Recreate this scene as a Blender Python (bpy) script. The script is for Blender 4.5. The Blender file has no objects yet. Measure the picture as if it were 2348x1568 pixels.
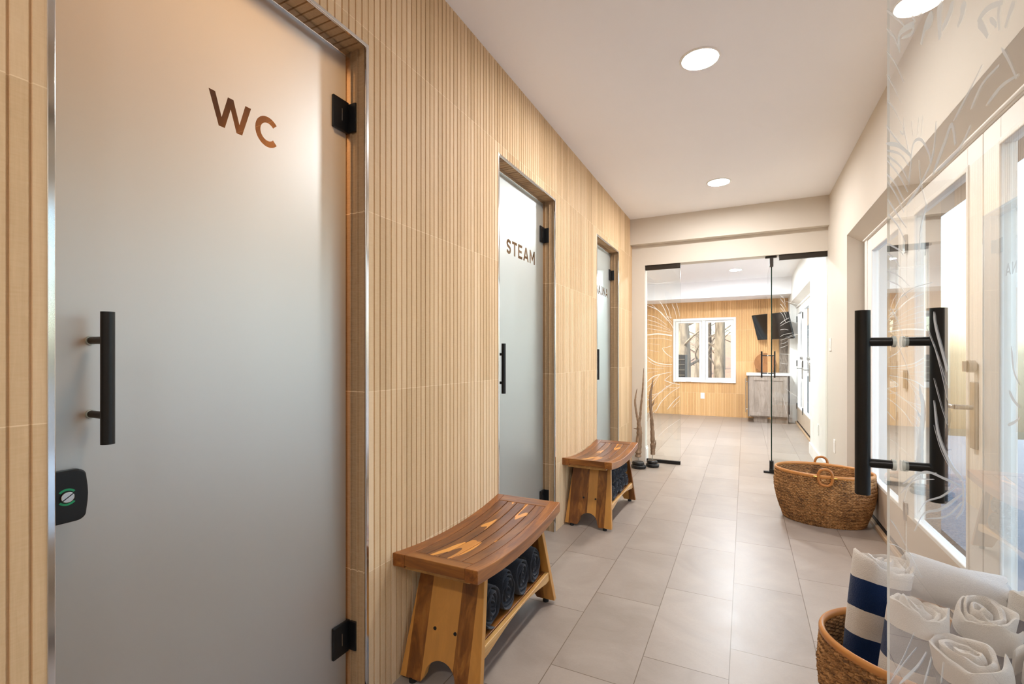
import bpy, bmesh, math, random
from mathutils import Vector, Matrix, noise as mnoise
PI = math.pi
random.seed(7)
SC = bpy.context.scene
COL = SC.collection

# ------------------------------------------------------------------ camera, world, sun, exposure
cam = bpy.data.cameras.new('camera'); camo = bpy.data.objects.new('camera', cam); COL.objects.link(camo)
camo.location = (0, 0, 1.1626); camo.rotation_euler = (PI/2, 0, math.radians(26.1936))
cam.sensor_width = 36; cam.lens = 1085.29/2348*36; cam.shift_y = 30.81/2348; cam.clip_start = .02; cam.clip_end = 200
SC.camera = camo
SC.view_settings.view_transform = 'Standard'; SC.view_settings.look = 'None'
SC.view_settings.gamma = 1; SC.view_settings.use_curve_mapping = False
SC.view_settings.exposure = 0.54
world = bpy.data.worlds.new('sky'); SC.world = world; world.use_nodes = True
wn = world.node_tree.nodes; wl = world.node_tree.links
sky = wn.new('ShaderNodeTexSky'); sky.sky_type = 'NISHITA'; sky.sun_disc = False
sky.sun_elevation = math.radians(38); sky.sun_rotation = math.radians(200); sky.air_density = 1.2; sky.dust_density = 2.5
wl.new(sky.outputs[0], wn['Background'].inputs[0]); wn['Background'].inputs[1].default_value = 0.60
sun = bpy.data.lights.new('sun', 'SUN'); suno = bpy.data.objects.new('sun', sun); COL.objects.link(suno)
sun.energy = 2.8; sun.angle = .02; sun.color = (1, .95, .86); suno.rotation_euler = Vector((.55, .50, -.60)).to_track_quat('-Z', 'Y').to_euler()
SC.cycles.diffuse_bounces = 7; SC.cycles.max_bounces = 14; SC.cycles.transparent_max_bounces = 16
LAMP = 310.0          # radiance of the ceiling downlights

# ------------------------------------------------------------------ materials
def S(c):            # sRGB 0-255 -> linear
    return tuple((v/255/12.92 if v/255 <= .04045 else ((v/255+.055)/1.055)**2.4) for v in c) + (1,)
class NT:
    def __init__(s, name):
        s.m = bpy.data.materials.new(name); s.m.use_nodes = True
        s.n = s.m.node_tree.nodes; s.l = s.m.node_tree.links
        s.b = s.n['Principled BSDF']; s.out = s.n['Material Output']
    def node(s, t, **k):
        x = s.n.new(t)
        for a, v in k.items():
            if a.startswith('i_'):
                key = a[2:]; key = int(key) if key.isdigit() else key
                s.put(x.inputs[key], v)
            else: setattr(x, a, v)
        return x
    def put(s, sock, v):
        if isinstance(v, bpy.types.NodeSocket): s.l.new(v, sock)
        elif v is not None: sock.default_value = v
    def math(s, op, a, b=None, c=None):
        x = s.n.new('ShaderNodeMath'); x.operation = op
        s.put(x.inputs[0], a); s.put(x.inputs[1], b)
        if c is not None: s.put(x.inputs[2], c)
        return x.outputs[0]
    def mix(s, f, a, b, blend='MIX'):
        x = s.n.new('ShaderNodeMix'); x.data_type = 'RGBA'; x.blend_type = blend
        s.put(x.inputs[0], f); s.put(x.inputs[6], a); s.put(x.inputs[7], b); return x.outputs[2]
    def ramp(s, f, stops):
        x = s.n.new('ShaderNodeValToRGB'); e = x.color_ramp.elements
        e[0].position, e[0].color = stops[0][0], stops[0][1]; e[1].position, e[1].color = stops[-1][0], stops[-1][1]
        for p, c in stops[1:-1]:
            q = e.new(p); q.color = c
        s.put(x.inputs[0], f); return x.outputs[0]
    def pos(s, obj=False):
        if obj: return s.node('ShaderNodeTexCoord').outputs['Object']
        return s.node('ShaderNodeNewGeometry').outputs['Position']
    def sep(s, v): return s.node('ShaderNodeSeparateXYZ', i_0=v).outputs
    def comb(s, x, y, z): return s.node('ShaderNodeCombineXYZ', i_0=x, i_1=y, i_2=z).outputs[0]
    def noise(s, v, scale, det=3, rough=.5, dist=0):
        x = s.node('ShaderNodeTexNoise', i_Vector=v, i_Scale=scale, i_Detail=det, i_Roughness=rough, i_Distortion=dist); return x.outputs[0]
    def white(s, v):
        x = s.n.new('ShaderNodeTexWhiteNoise'); x.noise_dimensions = '3D'; s.put(x.inputs[0], v); return x.outputs[0]
    def bump(s, h, dist=.001, st=1):
        x = s.node('ShaderNodeBump', i_Strength=st, i_Distance=dist, i_Height=h); s.l.new(x.outputs[0], s.b.inputs['Normal'])
def simple(name, col, rough=.5, metal=0, spec=.5, nz=0, nscale=40, bump=0, emit=None):
    t = NT(name); c = S(col)
    if nz:
        n = t.noise(t.pos(True), nscale, 4)
        t.put(t.b.inputs['Base Color'], t.mix(n, tuple(v*(1-nz) for v in c[:3])+(1,), tuple(min(1, v*(1+nz)) for v in c[:3])+(1,)))
        if bump: t.bump(n, bump)
    else: t.b.inputs['Base Color'].default_value = c
    t.b.inputs['Roughness'].default_value = rough; t.b.inputs['Metallic'].default_value = metal
    t.b.inputs['Specular IOR Level'].default_value = spec
    if emit: t.b.inputs['Emission Color'].default_value = emit[0]; t.b.inputs['Emission Strength'].default_value = emit[1]
    return t.m
def wood_tile(name, axis, tones, depth_axis='Z'):
    t = NT(name); P = t.sep(t.pos()); a = P[axis]; z = P['Z'] if depth_axis == 'Z' else P[depth_axis]
    off = 1.226 if axis == 'Y' else 0
    sid = t.math('FLOOR', t.math('DIVIDE', t.math('SUBTRACT', a, off), .0285))
    zz = t.math('DIVIDE', t.math('SUBTRACT', z, .443), .5985); rid = t.math('FLOOR', zz)
    tid = t.math('FLOOR', t.math('DIVIDE', sid, 5.0))
    w1 = t.white(t.comb(sid, rid, 3.0)); w2 = t.white(t.comb(tid, rid, 9.0))
    g = t.noise(t.comb(t.math('MULTIPLY', P['X'], 90), t.math('MULTIPLY', P['Y'], 90), t.math('ADD', t.math('MULTIPLY', z, 5), t.math('MULTIPLY', w1, 37))), 1.6, 5, .6, .6)
    g2 = t.noise(t.comb(t.math('MULTIPLY', P['X'], 40), t.math('MULTIPLY', P['Y'], 40), t.math('MULTIPLY', z, 260)), 1.0, 2, .5)
    v = t.math('ADD', t.math('ADD', t.math('MULTIPLY', w1, .34), t.math('MULTIPLY', w2, .26)), t.math('MULTIPLY', g, .42))
    c = t.ramp(v, [(.15, S(tones[0])), (.5, S(tones[1])), (.9, S(tones[2]))])
    c = t.mix(t.math('MULTIPLY', g2, .16), c, S((255, 236, 205)))
    fr = t.math('ABSOLUTE', t.math('SUBTRACT', t.math('FRACT', t.math('ADD', zz, .5)), .5))
    jm = t.math('LESS_THAN', fr, .0019)
    c = t.mix(t.math('MULTIPLY', jm, .75), c, S((236, 213, 178)))
    t.put(t.b.inputs['Base Color'], c); t.b.inputs['Roughness'].default_value = .62; t.b.inputs['Specular IOR Level'].default_value = .3
    t.bump(g, .0006, .5); return t.m
def floor_tile():
    t = NT('floor_tile'); P = t.sep(t.pos()); x, y = P['X'], P['Y']
    cx = t.math('DIVIDE', t.math('ADD', x, .0514), .3018); cid = t.math('FLOOR', cx)
    cy = t.math('DIVIDE', t.math('SUBTRACT', t.math('SUBTRACT', y, 2.6725), t.math('MULTIPLY', cid, .20153)), .6046); rid = t.math('FLOOR', cy)
    dx = t.math('MULTIPLY', t.math('ABSOLUTE', t.math('SUBTRACT', t.math('FRACT', t.math('ADD', cx, .5)), .5)), .3018)
    dy = t.math('MULTIPLY', t.math('ABSOLUTE', t.math('SUBTRACT', t.math('FRACT', t.math('ADD', cy, .5)), .5)), .6046)
    d = t.math('MINIMUM', dx, dy); gm = t.math('LESS_THAN', d, .0016)
    w = t.white(t.comb(cid, rid, 1.0))
    n = t.noise(t.comb(t.math('ADD', x, t.math('MULTIPLY', w, 9)), t.math('MULTIPLY', y, 1.0), w), 3.2, 7, .62, 1.2)
    n2 = t.noise(t.comb(t.math('MULTIPLY', x, 1.0), t.math('MULTIPLY', y, 1.0), 0.0), 130, 3, .6)
    v = t.math('ADD', t.math('MULTIPLY', n, .8), t.math('MULTIPLY', w, .22))
    c = t.ramp(v, [(.2, S((138, 124, 112))), (.75, S((168, 154, 141)))])
    c = t.mix(t.math('MULTIPLY', n2, .25), c, S((120, 108, 98)))
    c = t.mix(gm, c, S((104, 86, 70)))
    t.put(t.b.inputs['Base Color'], c)
    t.put(t.b.inputs['Roughness'], t.math('ADD', .27, t.math('MULTIPLY', n, .2))); t.b.inputs['Specular IOR Level'].default_value = .45
    h = t.math('SUBTRACT', t.math('ADD', t.math('MULTIPLY', t.noise(t.pos(), 16, 8, .6, .8), .9), t.math('MULTIPLY', n2, .08)), t.math('MULTIPLY', gm, .8))
    t.bump(h, .0012, .7); return t.m
def teak(name, axis='Y', board=None, sap=0.0, light=False):
    t = NT(name); P = t.sep(t.pos(True)); col = t.node('ShaderNodeObjectInfo').outputs['Color']
    rnd = t.node('ShaderNodeObjectInfo').outputs['Random']
    x, y, z = P['X'], P['Y'], P['Z']
    if axis == 'Y': v = t.comb(t.math('ADD', t.math('MULTIPLY', x, 14), t.math('MULTIPLY', rnd, 20)), t.math('MULTIPLY', y, 1.4), t.math('MULTIPLY', z, 14))
    elif axis == 'X': v = t.comb(t.math('MULTIPLY', x, 1.6), t.math('MULTIPLY', y, 14), t.math('ADD', t.math('MULTIPLY', z, 14), t.math('MULTIPLY', rnd, 20)))
    else: v = t.comb(t.math('ADD', t.math('MULTIPLY', x, 14), t.math('MULTIPLY', rnd, 20)), t.math('MULTIPLY', y, 14), t.math('MULTIPLY', z, 1.4))
    n = t.noise(v, 1.3, 6, .62, 1.6); fine = t.noise(v, 9, 4, .6, .3)
    c = t.ramp(n, ([(.25, S((78, 44, 18))), (.45, S((122, 74, 30))), (.6, S((152, 98, 42))), (.8, S((188, 132, 62)))] if not light else [(.25, S((160, 112, 56))), (.5, S((198, 148, 84))), (.8, S((222, 178, 112)))]))
    c = t.mix(t.math('MULTIPLY', fine, .5 if not light else .2), c, S((84, 46, 18)))
    if board:
        b = t.white(t.comb(t.math('FLOOR', t.math('DIVIDE', t.math('ADD', x, .012), board)), 4.0, t.math('FLOOR', t.math('MULTIPLY', rnd, 9))))
        c = t.mix(t.math('MULTIPLY', t.math('GREATER_THAN', b, .45), .55), c, S((212, 154, 78)))
        c = t.mix(t.math('MULTIPLY', t.math('LESS_THAN', b, .2), .5), c, S((92, 50, 24)))
    if sap:
        sv = t.noise(t.comb(t.math('MULTIPLY', x, 17), t.math('MULTIPLY', y, 3.2), 5.0), 1.0, 1, .4, .4)
        c = t.mix(t.math('MULTIPLY', t.math('GREATER_THAN', sv, 1-sap), .9), c, S((226, 160, 74)))
    c = t.mix(1.0, c, col, 'MULTIPLY')
    t.put(t.b.inputs['Base Color'], c); t.b.inputs['Roughness'].default_value = .33; t.b.inputs['Specular IOR Level'].default_value = .5
    t.bump(fine, .0004, .5); return t.m
def glass_mat(name, tint=(.975, .99, .982), strength=1.0):
    t = NT(name); t.n.remove(t.b); g = t.node('ShaderNodeNewGeometry')
    vm = t.n.new('ShaderNodeVectorMath'); vm.operation = 'DOT_PRODUCT'; t.l.new(g.outputs['Normal'], vm.inputs[0]); t.l.new(g.outputs['Incoming'], vm.inputs[1])
    cs = t.math('ABSOLUTE', vm.outputs['Value'])
    F = t.math('ADD', .04, t.math('MULTIPLY', .96, t.math('POWER', t.math('SUBTRACT', 1.0, cs), 5.0)))
    R = t.math('MULTIPLY', t.math('DIVIDE', t.math('MULTIPLY', F, 2), t.math('ADD', F, 1)), strength)
    R = t.math('MULTIPLY', R, t.math('SUBTRACT', 1.0, g.outputs['Backfacing']))
    tr = t.node('ShaderNodeBsdfTransparent', i_0=tint+(1,)); gl = t.node('ShaderNodeBsdfGlossy', i_Roughness=0.0); gl.inputs[0].default_value = (1, 1, 1, 1)
    mx = t.node('ShaderNodeMixShader', i_0=R, i_1=tr.outputs[0], i_2=gl.outputs[0]); t.l.new(mx.outputs[0], t.out.inputs[0]); return t.m
def frost_mat():
    t = NT('frosted_film'); t.n.remove(t.b); g = t.node('ShaderNodeNewGeometry')
    tl = t.node('ShaderNodeBsdfTranslucent'); tl.inputs[0].default_value = (.74, .74, .70, 1)
    df = t.node('ShaderNodeBsdfDiffuse'); df.inputs[0].default_value = (.09, .10, .11, 1)
    gl = t.node('ShaderNodeBsdfGlossy', i_Roughness=.46); gl.inputs[0].default_value = (.86, .95, .97, 1)
    a = t.node('ShaderNodeMixShader', i_0=.42, i_1=tl.outputs[0], i_2=df.outputs[0])
    lw = t.node('ShaderNodeLayerWeight', i_0=.42)
    f = t.math('ADD', .37, t.math('MULTIPLY', lw.outputs['Facing'], .40))
    b = t.node('ShaderNodeMixShader', i_0=f, i_1=a.outputs[0], i_2=gl.outputs[0]); t.l.new(b.outputs[0], t.out.inputs[0]); return t.m
def etch_mat():
    t = NT('etched_glass'); t.n.remove(t.b)
    tl = t.node('ShaderNodeBsdfTranslucent'); tl.inputs[0].default_value = (.9, .9, .88, 1)
    df = t.node('ShaderNodeBsdfDiffuse'); df.inputs[0].default_value = (.9, .9, .88, 1); tr = t.node('ShaderNodeBsdfTransparent')
    a = t.node('ShaderNodeMixShader', i_0=.6, i_1=tl.outputs[0], i_2=df.outputs[0])
    b = t.node('ShaderNodeMixShader', i_0=.68, i_1=tr.outputs[0], i_2=a.outputs[0]); t.l.new(b.outputs[0], t.out.inputs[0]); return t.m
def terry(name, col, stripe=False):
    t = NT(name); n = t.noise(t.pos(True), 380, 3, .7); n2 = t.noise(t.pos(True), 22, 3, .5); c = S(col)
    base = t.mix(t.math('MULTIPLY', n, .5), c, tuple(v*.5 for v in c[:3])+(1,))
    if stripe:
        z = t.sep(t.pos(True))['Z']; z = t.math('ADD', z, t.math('MULTIPLY', t.math('SUBTRACT', n2, .5), .008))
        blue = t.mix(t.math('MULTIPLY', n, .5), S((14, 44, 88)), S((6, 24, 54)))
        b1 = t.math('MULTIPLY', t.math('LESS_THAN', z, .145), t.math('GREATER_THAN', z, .06)); b2 = t.math('LESS_THAN', z, -.015)
        base = t.mix(t.math('MAXIMUM', b1, b2), base, blue)
    t.put(t.b.inputs['Base Color'], base); t.b.inputs['Roughness'].default_value = .95; t.b.inputs['Specular IOR Level'].default_value = .1
    t.b.inputs['Sheen Weight'].default_value = .2; t.bump(t.math('ADD', n, t.math('MULTIPLY', n2, 1.2)), .003, .9); return t.m
def seagrass():
    t = NT('seagrass'); p = t.pos(True); P = t.sep(p)
    n = t.noise(t.comb(t.math('MULTIPLY', P['X'], 1), t.math('MULTIPLY', P['Y'], 1), t.math('MULTIPLY', P['Z'], 3.4)), 42, 5, .75); n2 = t.noise(p, 14, 3)
    v = t.math('ADD', t.math('MULTIPLY', n, .75), t.math('MULTIPLY', n2, .25))
    c = t.ramp(v, [(.36, S((70, 44, 20))), (.47, S((142, 98, 52))), (.57, S((190, 140, 84))), (.7, S((230, 190, 136)))])
    t.put(t.b.inputs['Base Color'], c); t.b.inputs['Roughness'].default_value = .6; t.bump(n, .004, .9); return t.m
def bark(name, a, b, sc=9):
    t = NT(name); P = t.sep(t.pos(True)); v = t.comb(t.math('MULTIPLY', P['X'], sc), t.math('MULTIPLY', P['Y'], sc), t.math('MULTIPLY', P['Z'], sc*.18))
    n = t.noise(v, 1.5, 7, .65, 1.0); t.put(t.b.inputs['Base Color'], t.ramp(n, [(.3, S(a)), (.65, S(b))])); t.b.inputs['Roughness'].default_value = .85
    t.bump(n, .01, .8); return t.m

LT = ((188, 155, 113), (210, 178, 137), (228, 201, 165))
M = dict(
    tileY=wood_tile('wood_look_tile', 'Y', LT), tileX=wood_tile('wood_look_tile_back', 'X', ((196, 146, 92), (212, 164, 106), (226, 182, 128))),
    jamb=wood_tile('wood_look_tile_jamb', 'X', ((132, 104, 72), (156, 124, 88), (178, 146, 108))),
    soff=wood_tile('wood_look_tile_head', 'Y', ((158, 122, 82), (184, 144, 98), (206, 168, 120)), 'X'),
    floor=floor_tile(), wall=simple('painted_wall', (212, 204, 192), .85, nz=.03, nscale=3), white=simple('white_paint', (236, 233, 228), .45),
    ceil=simple('ceiling_paint', (247, 246, 248), .9, nz=.02, nscale=2), chrome=simple('polished_chrome', (226, 226, 226), .12, 1),
    black=simple('matt_black_metal', (20, 20, 21), .38, .3), blackr=simple('black_rubber', (18, 18, 18), .7),
    bronze=simple('dark_bronze_rail', (46, 38, 30), .45, .4), green=simple('indicator_green', (20, 150, 96), .5),
    glass=glass_mat('clear_glass'), edge=simple('glass_edge', (24, 48, 40), .15), edgel=simple('glass_edge_pale', (196, 204, 200), .2),
    frost=frost_mat(), etch=etch_mat(), letter=glass_mat('clear_lettering', (.80, .72, .62), .5),
    teakY=teak('teak_lengthwise', 'Y'), teakS=teak('teak_sapwood', 'Y', sap=.42), teakP=teak('teak_pale', 'Y', light=True), teakX=teak('teak_crosswise', 'X'), teakL=teak('teak_leg_boards', 'Z', .062),
    dark=terry('charcoal_terry', (66, 67, 72)), stripe=terry('striped_terry', (238, 230, 220), True), whitet=terry('white_terry', (240, 238, 236)), weave=seagrass(),
    rim=simple('tan_rim', (190, 128, 66), .35, nz=.12, nscale=12), brass=simple('brass', (214, 178, 96), .25, 1), handle_w=simple('wooden_ring', (176, 112, 54), .3, nz=.15, nscale=20),
    drift=bark('driftwood', (98, 76, 56), (158, 130, 104), 22), driftg=bark('grey_driftwood', (100, 84, 70), (160, 142, 122), 22),
    stone=simple('black_stone', (20, 20, 22), .35, nz=.5, nscale=25, bump=.006),
    cab=bark('grey_oak', (136, 120, 106), (166, 150, 136), 14), cabd=simple('cabinet_side', (74, 70, 68), .5), counter=simple('white_quartz', (244, 243, 240), .2),
    screen=simple('tv_screen', (14, 16, 20), .08), plate=simple('white_plastic', (240, 239, 235), .4), nickel=simple('brushed_nickel', (170, 168, 164), .3, 1),
    nicked=simple('thumb_turn', (206, 200, 192), .22, 1), lamp=simple('downlight_glow', (255, 255, 255), .5, emit=((1, .975, .96, 1), LAMP)),
    lampd=simple('far_downlight_glow', (255, 255, 255), .5, emit=((.88, .95, 1, 1), LAMP*2.1)),
    bark=bark('tree_bark', (70, 60, 50), (158, 144, 122), 5), barkd=bark('dark_bark', (40, 35, 32), (84, 74, 64), 6),
    leafy=simple('leaf_litter', (150, 118, 90), .9, nz=.45, nscale=9), patio=simple('patio_stone', (132, 140, 150), .7, nz=.12, nscale=3),
    hedge=simple('brushwood', (168, 142, 118), .9, nz=.5, nscale=8), slab=simple('plaster', (150, 132, 112), .8),
    kick=simple('door_kick_panel', (196, 178, 158), .5), clad=simple('taupe_cladding', (150, 134, 122), .8, nz=.08, nscale=6), sill=simple('wood_sill', (190, 160, 128), .5), stack=bark('stacked_stone', (86, 76, 68), (160, 146, 134), 30),
    brown=bark('round_board', (120, 78, 44), (160, 108, 64), 12), gap=simple('near_black', (24, 22, 22), .6))

# ------------------------------------------------------------------ mesh helpers
class MB:
    def __init__(s): s.v, s.f, s.mi = [], [], []
    def face(s, idx, mi=0): s.f.append(tuple(idx)); s.mi.append(mi)
    def add(s, vs, fs, mi=0):
        o = len(s.v); s.v += [tuple(v) for v in vs]
        for f in fs: s.face([i+o for i in f], mi)
        return s
    def box(s, x0, x1, y0, y1, z0, z1, mi=0):
        vs = [(x0,y0,z0),(x1,y0,z0),(x1,y1,z0),(x0,y1,z0),(x0,y0,z1),(x1,y0,z1),(x1,y1,z1),(x0,y1,z1)]
        return s.add(vs, [(3,2,1,0),(4,5,6,7),(0,1,5,4),(1,2,6,5),(2,3,7,6),(3,0,4,7)], mi)
    def tube(s, pts, rad, n=12, mi=0, closed=False, sx=1.0):
        pts = [Vector(p) for p in pts]; N = len(pts); rad = rad if isinstance(rad, (list, tuple)) else [rad]*N
        vs, up = [], None
        for i, p in enumerate(pts):
            a = pts[(i-1) % N] if closed else pts[max(i-1, 0)]; b = pts[(i+1) % N] if closed else pts[min(i+1, N-1)]
            t = (b-a).normalized()
            if up is None: up = Vector((0,0,1)) if abs(t.z) < .9 else Vector((1,0,0))
            u = (up - t*up.dot(t)).normalized(); w = t.cross(u); up = u
            for k in range(n):
                an = 2*PI*k/n; vs.append(p + u*math.cos(an)*rad[i]*sx + w*math.sin(an)*rad[i])
        fs = []
        for i in range(N if closed else N-1):
            j = (i+1) % N
            for k in range(n): fs.append((i*n+k, i*n+(k+1) % n, j*n+(k+1) % n, j*n+k))
        if not closed: fs += [tuple(reversed(range(n))), tuple(range((N-1)*n, N*n))]
        return s.add(vs, fs, mi)
    def prism(s, poly, fn, d0, d1, mi=0):
        n = len(poly); vs = [fn(a, b, d0) for a, b in poly] + [fn(a, b, d1) for a, b in poly]
        fs = [tuple(reversed(range(n))), tuple(range(n, 2*n))] + [(i, (i+1) % n, n+(i+1) % n, n+i) for i in range(n)]
        return s.add(vs, fs, mi)
    def grid(s, rows, closed=True, mi=0):
        n = len(rows[0]); vs = [p for r in rows for p in r]; fs = []
        for i in range(len(rows)-1):
            for k in range(n if closed else n-1): fs.append((i*n+k, i*n+(k+1) % n, (i+1)*n+(k+1) % n, (i+1)*n+k))
        return s.add(vs, fs, mi)
    def build(s, name, mats, parent=None, smooth=False, bevel=0, loc=None, color=None):
        me = bpy.data.meshes.new(name); me.from_pydata(s.v, [], s.f)
        mats = mats if isinstance(mats, (list, tuple)) else [mats]
        for m in mats: me.materials.append(m)
        me.polygons.foreach_set('material_index', s.mi)
        bm = bmesh.new(); bm.from_mesh(me); bmesh.ops.recalc_face_normals(bm, faces=bm.faces); bm.to_mesh(me); bm.free()
        if smooth:
            me.polygons.foreach_set('use_smooth', [True]*len(me.polygons))
        me.update()
        o = bpy.data.objects.new(name, me); COL.objects.link(o)
        if parent: o.parent = parent
        if loc: o.location = loc
        if color: o.color = tuple(color)+(1,)
        if bevel:
            b = o.modifiers.new('bevel', 'BEVEL'); b.width = bevel; b.segments = 2; b.limit_method = 'ANGLE'; b.angle_limit = .6
        elif smooth:
            e = o.modifiers.new('edges', 'EDGE_SPLIT'); e.split_angle = math.radians(50)
        return o
def tag(o, label=None, cat=None, group=None, kind=None):
    if label: o['label'] = label
    if cat: o['category'] = cat
    if group: o['group'] = group
    if kind: o['kind'] = kind
    return o
def empty(name, loc=(0,0,0), rz=0):
    o = bpy.data.objects.new(name, None); COL.objects.link(o); o.location = loc; o.rotation_euler = (0,0,rz); o.empty_display_size = .1; return o
def copy_tree(o, parent=None):
    c = o.copy(); COL.objects.link(c); c.parent = parent
    for ch in list(o.children): copy_tree(ch, c)
    return c
def struct(name, mb, mat, **k):
    return tag(mb.build(name, mat, **k), kind='structure')

# ------------------------------------------------------------------ structure
XL, XR, YF, ZC = -1.12, .698, 5.28, 2.641
XB = .80            # plane of the patio door leaves
YW, ZF = 9.84, 2.49 # back wall and ceiling of the far room
struct('floor', MB().box(-4.2, 1.05, -2.7, 10.1, -.08, 0), M['floor'])
struct('ceiling', MB().box(-1.35, 1.05, -2.7, 5.30, ZC, ZC+.08), M['ceil'])
c2 = MB().box(-4.2, 1.05, 5.30, 10.1, ZF, ZF+.08).box(-4.2, XR, 9.19, YW, 2.2, ZF)
struct('ceiling_far', c2, M['ceil'])

def slats(mb, fn, a0, a1, b0, b1, off, pitch=.0285, g=.0056, d=.0048):
    """fluted tile face: fn(a, b, depth) maps to a point; a runs across the flutes"""
    k = math.floor((a0-off)/pitch); cuts = []
    while True:
        c = off + k*pitch
        if c > a1: break
        cuts.append(c); k += 1
    prof = [(a0, 0)]
    for c in cuts:
        for a, dd in ((c-g/2, 0), (c-g*.32, -d), (c+g*.32, -d), (c+g/2, 0)):
            if a0 < a < a1: prof.append((a, dd))
    prof.append((a1, 0)); n = len(prof)
    vs = [fn(a, b0, dd) for a, dd in prof] + [fn(a, b1, dd) for a, dd in prof]
    mb.add(vs, [(i, i+1, n+i+1, n+i) for i in range(n-1)]); return mb
DOORS = [(.404, 1.187), (2.131, 2.915), (3.905, 4.660)]; DT = 2.178
T = .012
w = MB(); edges = [-2.7]
for a, b in DOORS: edges += [a-T, b+T]
edges.append(5.4)
fl = lambda a, b, d: (XL+d, a, b)
for i in range(0, len(edges), 2):
    slats(w, fl, edges[i], edges[i+1], 0, ZC, 1.226); w.box(XL-.20, XL-.005, edges[i]+.001, edges[i+1]-.001, 0, ZC)
for a, b in DOORS:
    slats(w, fl, a-T, b+T, DT+T, ZC, 1.226); w.box(XL-.20, XL-.005, a-T, b+T, DT+T, ZC)
o = struct('wall_left', w, M['tileY'])
# tiled jambs and heads of the three openings, chrome edge profiles
XG = -1.205          # glass plane of the three doors
for i, (a, b) in enumerate(DOORS):
    j = MB()
    slats(j, lambda p, q, d: (p, b+.006+d, q), XL-.20, XL-.004, 0, DT+.006, XL-.012, .029)
    slats(j, lambda p, q, d: (p, a-.006-d, q), XL-.20, XL-.004, 0, DT+.006, XL-.012, .029)
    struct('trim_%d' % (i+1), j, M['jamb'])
    h = slats(MB(), lambda p, q, d: (q, p, DT+.006+d*-1), a-.006, b+.006, XL-.20, XL-.004, a+.02, .0285)
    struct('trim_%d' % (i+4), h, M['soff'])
    c = MB().box(XL-.006, XL+.002, a-T, a, 0, DT+T).box(XL-.006, XL+.002, b, b+T, 0, DT+T).box(XL-.006, XL+.002, a, b, DT, DT+T)
    c.box(XG-.014, XG+.014, a-.004, b+.004, DT-.018, DT+.004)
    struct('trim_%d' % (i+7), c, M['chrome'], bevel=.0015)
# small rooms behind the three doors
for i, (a, b) in enumerate(DOORS):
    y0, y1, x0 = a-.28, b+.28, -2.55
    r = MB(); r.box(x0-.05, x0-.004, y0-.05, y1+.05, 0, 2.5); r.box(x0, XL-.2, y0-.05, y0, 0, 2.5).box(x0, XL-.2, y1, y1+.05, 0, 2.5).box(x0, XL-.2, y0, y1, 2.45, 2.5)
    slats(r, lambda p, q, d: (x0+.001+d, p, q), y0, y1, 0, 2.45, 1.226)
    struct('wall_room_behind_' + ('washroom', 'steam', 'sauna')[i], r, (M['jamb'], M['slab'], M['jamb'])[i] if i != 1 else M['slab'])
# far wall: header, beam, left return
struct('wall_far', MB().box(XL-.1, -.98, YF, YF+.14, 0, ZC).box(-.98, XR, YF, YF+.14, 2.145, ZC), M['wall'])
struct('wall_beam', MB().box(XL, XR, YF-.085, YF+.01, 2.365, ZC), M['wall'])
struct('baseboard_far', MB().box(-.98, -.965, YF+.012, YF+.13, 0, .14).box(-.979, -.97, YF+.012, YF+.13, .14, .16), M['white'], bevel=.003)
# right wall with two door recesses
def right_wall(y0, y1, openings, top, name, mat):
    m = MB(); e = [y0]
    for a, b, z in openings: e += [a, b]
    e.append(y1)
    for i in range(0, len(e), 2): m.box(XR, XR+.30, e[i], e[i+1], 0, top)
    for a, b, z in openings:
        m.box(XR, XR+.30, a, b, z, top)
        # soffit that drops towards the door frame
        m.add([(XR,a,z),(XB+.01,a,z-.075),(XB+.01,b,z-.075),(XR,b,z),(XR,a,z+.001),(XB+.01,a,z+.001),(XB+.01,b,z+.001),(XR,b,z+.001)],
              [(0,1,2,3),(4,7,6,5),(0,4,5,1),(3,2,6,7),(1,5,6,2),(0,3,7,4)])
    return struct(name, m, mat)
right_wall(-2.7, YF+.14, [(.44, 4.362, 2.078)], ZC, 'wall_right', M['wall'])
right_wall(YF+.14, YW, [(6.62, 9.49, 2.06)], ZF, 'wall_right_far', M['white'])
bb = MB().box(XR-.014, XR, 4.362, YF, 0, .135)
struct('baseboard_right', bb, M['white'], bevel=.004)
bb = MB().box(XR-.014, XR, YF+.16, 6.62, 0, .135).box(XR-.014, XR, 9.49, YW, 0, .135)
struct('baseboard_right_far', bb, M['white'], bevel=.004)
struct('wall_near', MB().box(-1.3, 1.0, -2.7, -2.6, 0, ZC), M['wall'])
# far room walls; the back wall has the window
WX0, WX1, WZ0, WZ1 = -1.272, -.150, .642, 1.885
b = MB(); fb = lambda a, z, d: (a, YW-d, z)
for x0, x1, z0, z1 in ((-4.1, WX0, 0, 2.2), (WX1, XR, 0, 2.2), (WX0, WX1, 0, WZ0), (WX0, WX1, WZ1, 2.2)):
    slats(b, fb, x0, x1, z0, z1, 0); b.box(x0, x1, YW+.005, YW+.16, z0, z1)
struct('wall_back', b, M['tileX'])
struct('wall_left_far', MB().box(-4.2, -4.1, 5.3, YW+.1, 0, ZF).box(-4.1, XL-.1, YF, YF+.14, 0, ZF), M['white'])
wf = MB().box(WX0, WX1, YW-.03, YW+.10, WZ0, WZ0+.045).box(WX0, WX1, YW-.03, YW+.10, WZ1-.05, WZ1).box(WX0, WX0+.045, YW-.03, YW+.1, WZ0+.045, WZ1-.05)
wf.box(WX1-.04, WX1, YW-.03, YW+.1, WZ0+.045, WZ1-.05).box(-.745, -.685, YW-.02, YW+.1, WZ0+.045, WZ1-.05)
win = tag(wf.build('window_1', M['white'], bevel=.004), kind='structure')
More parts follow.
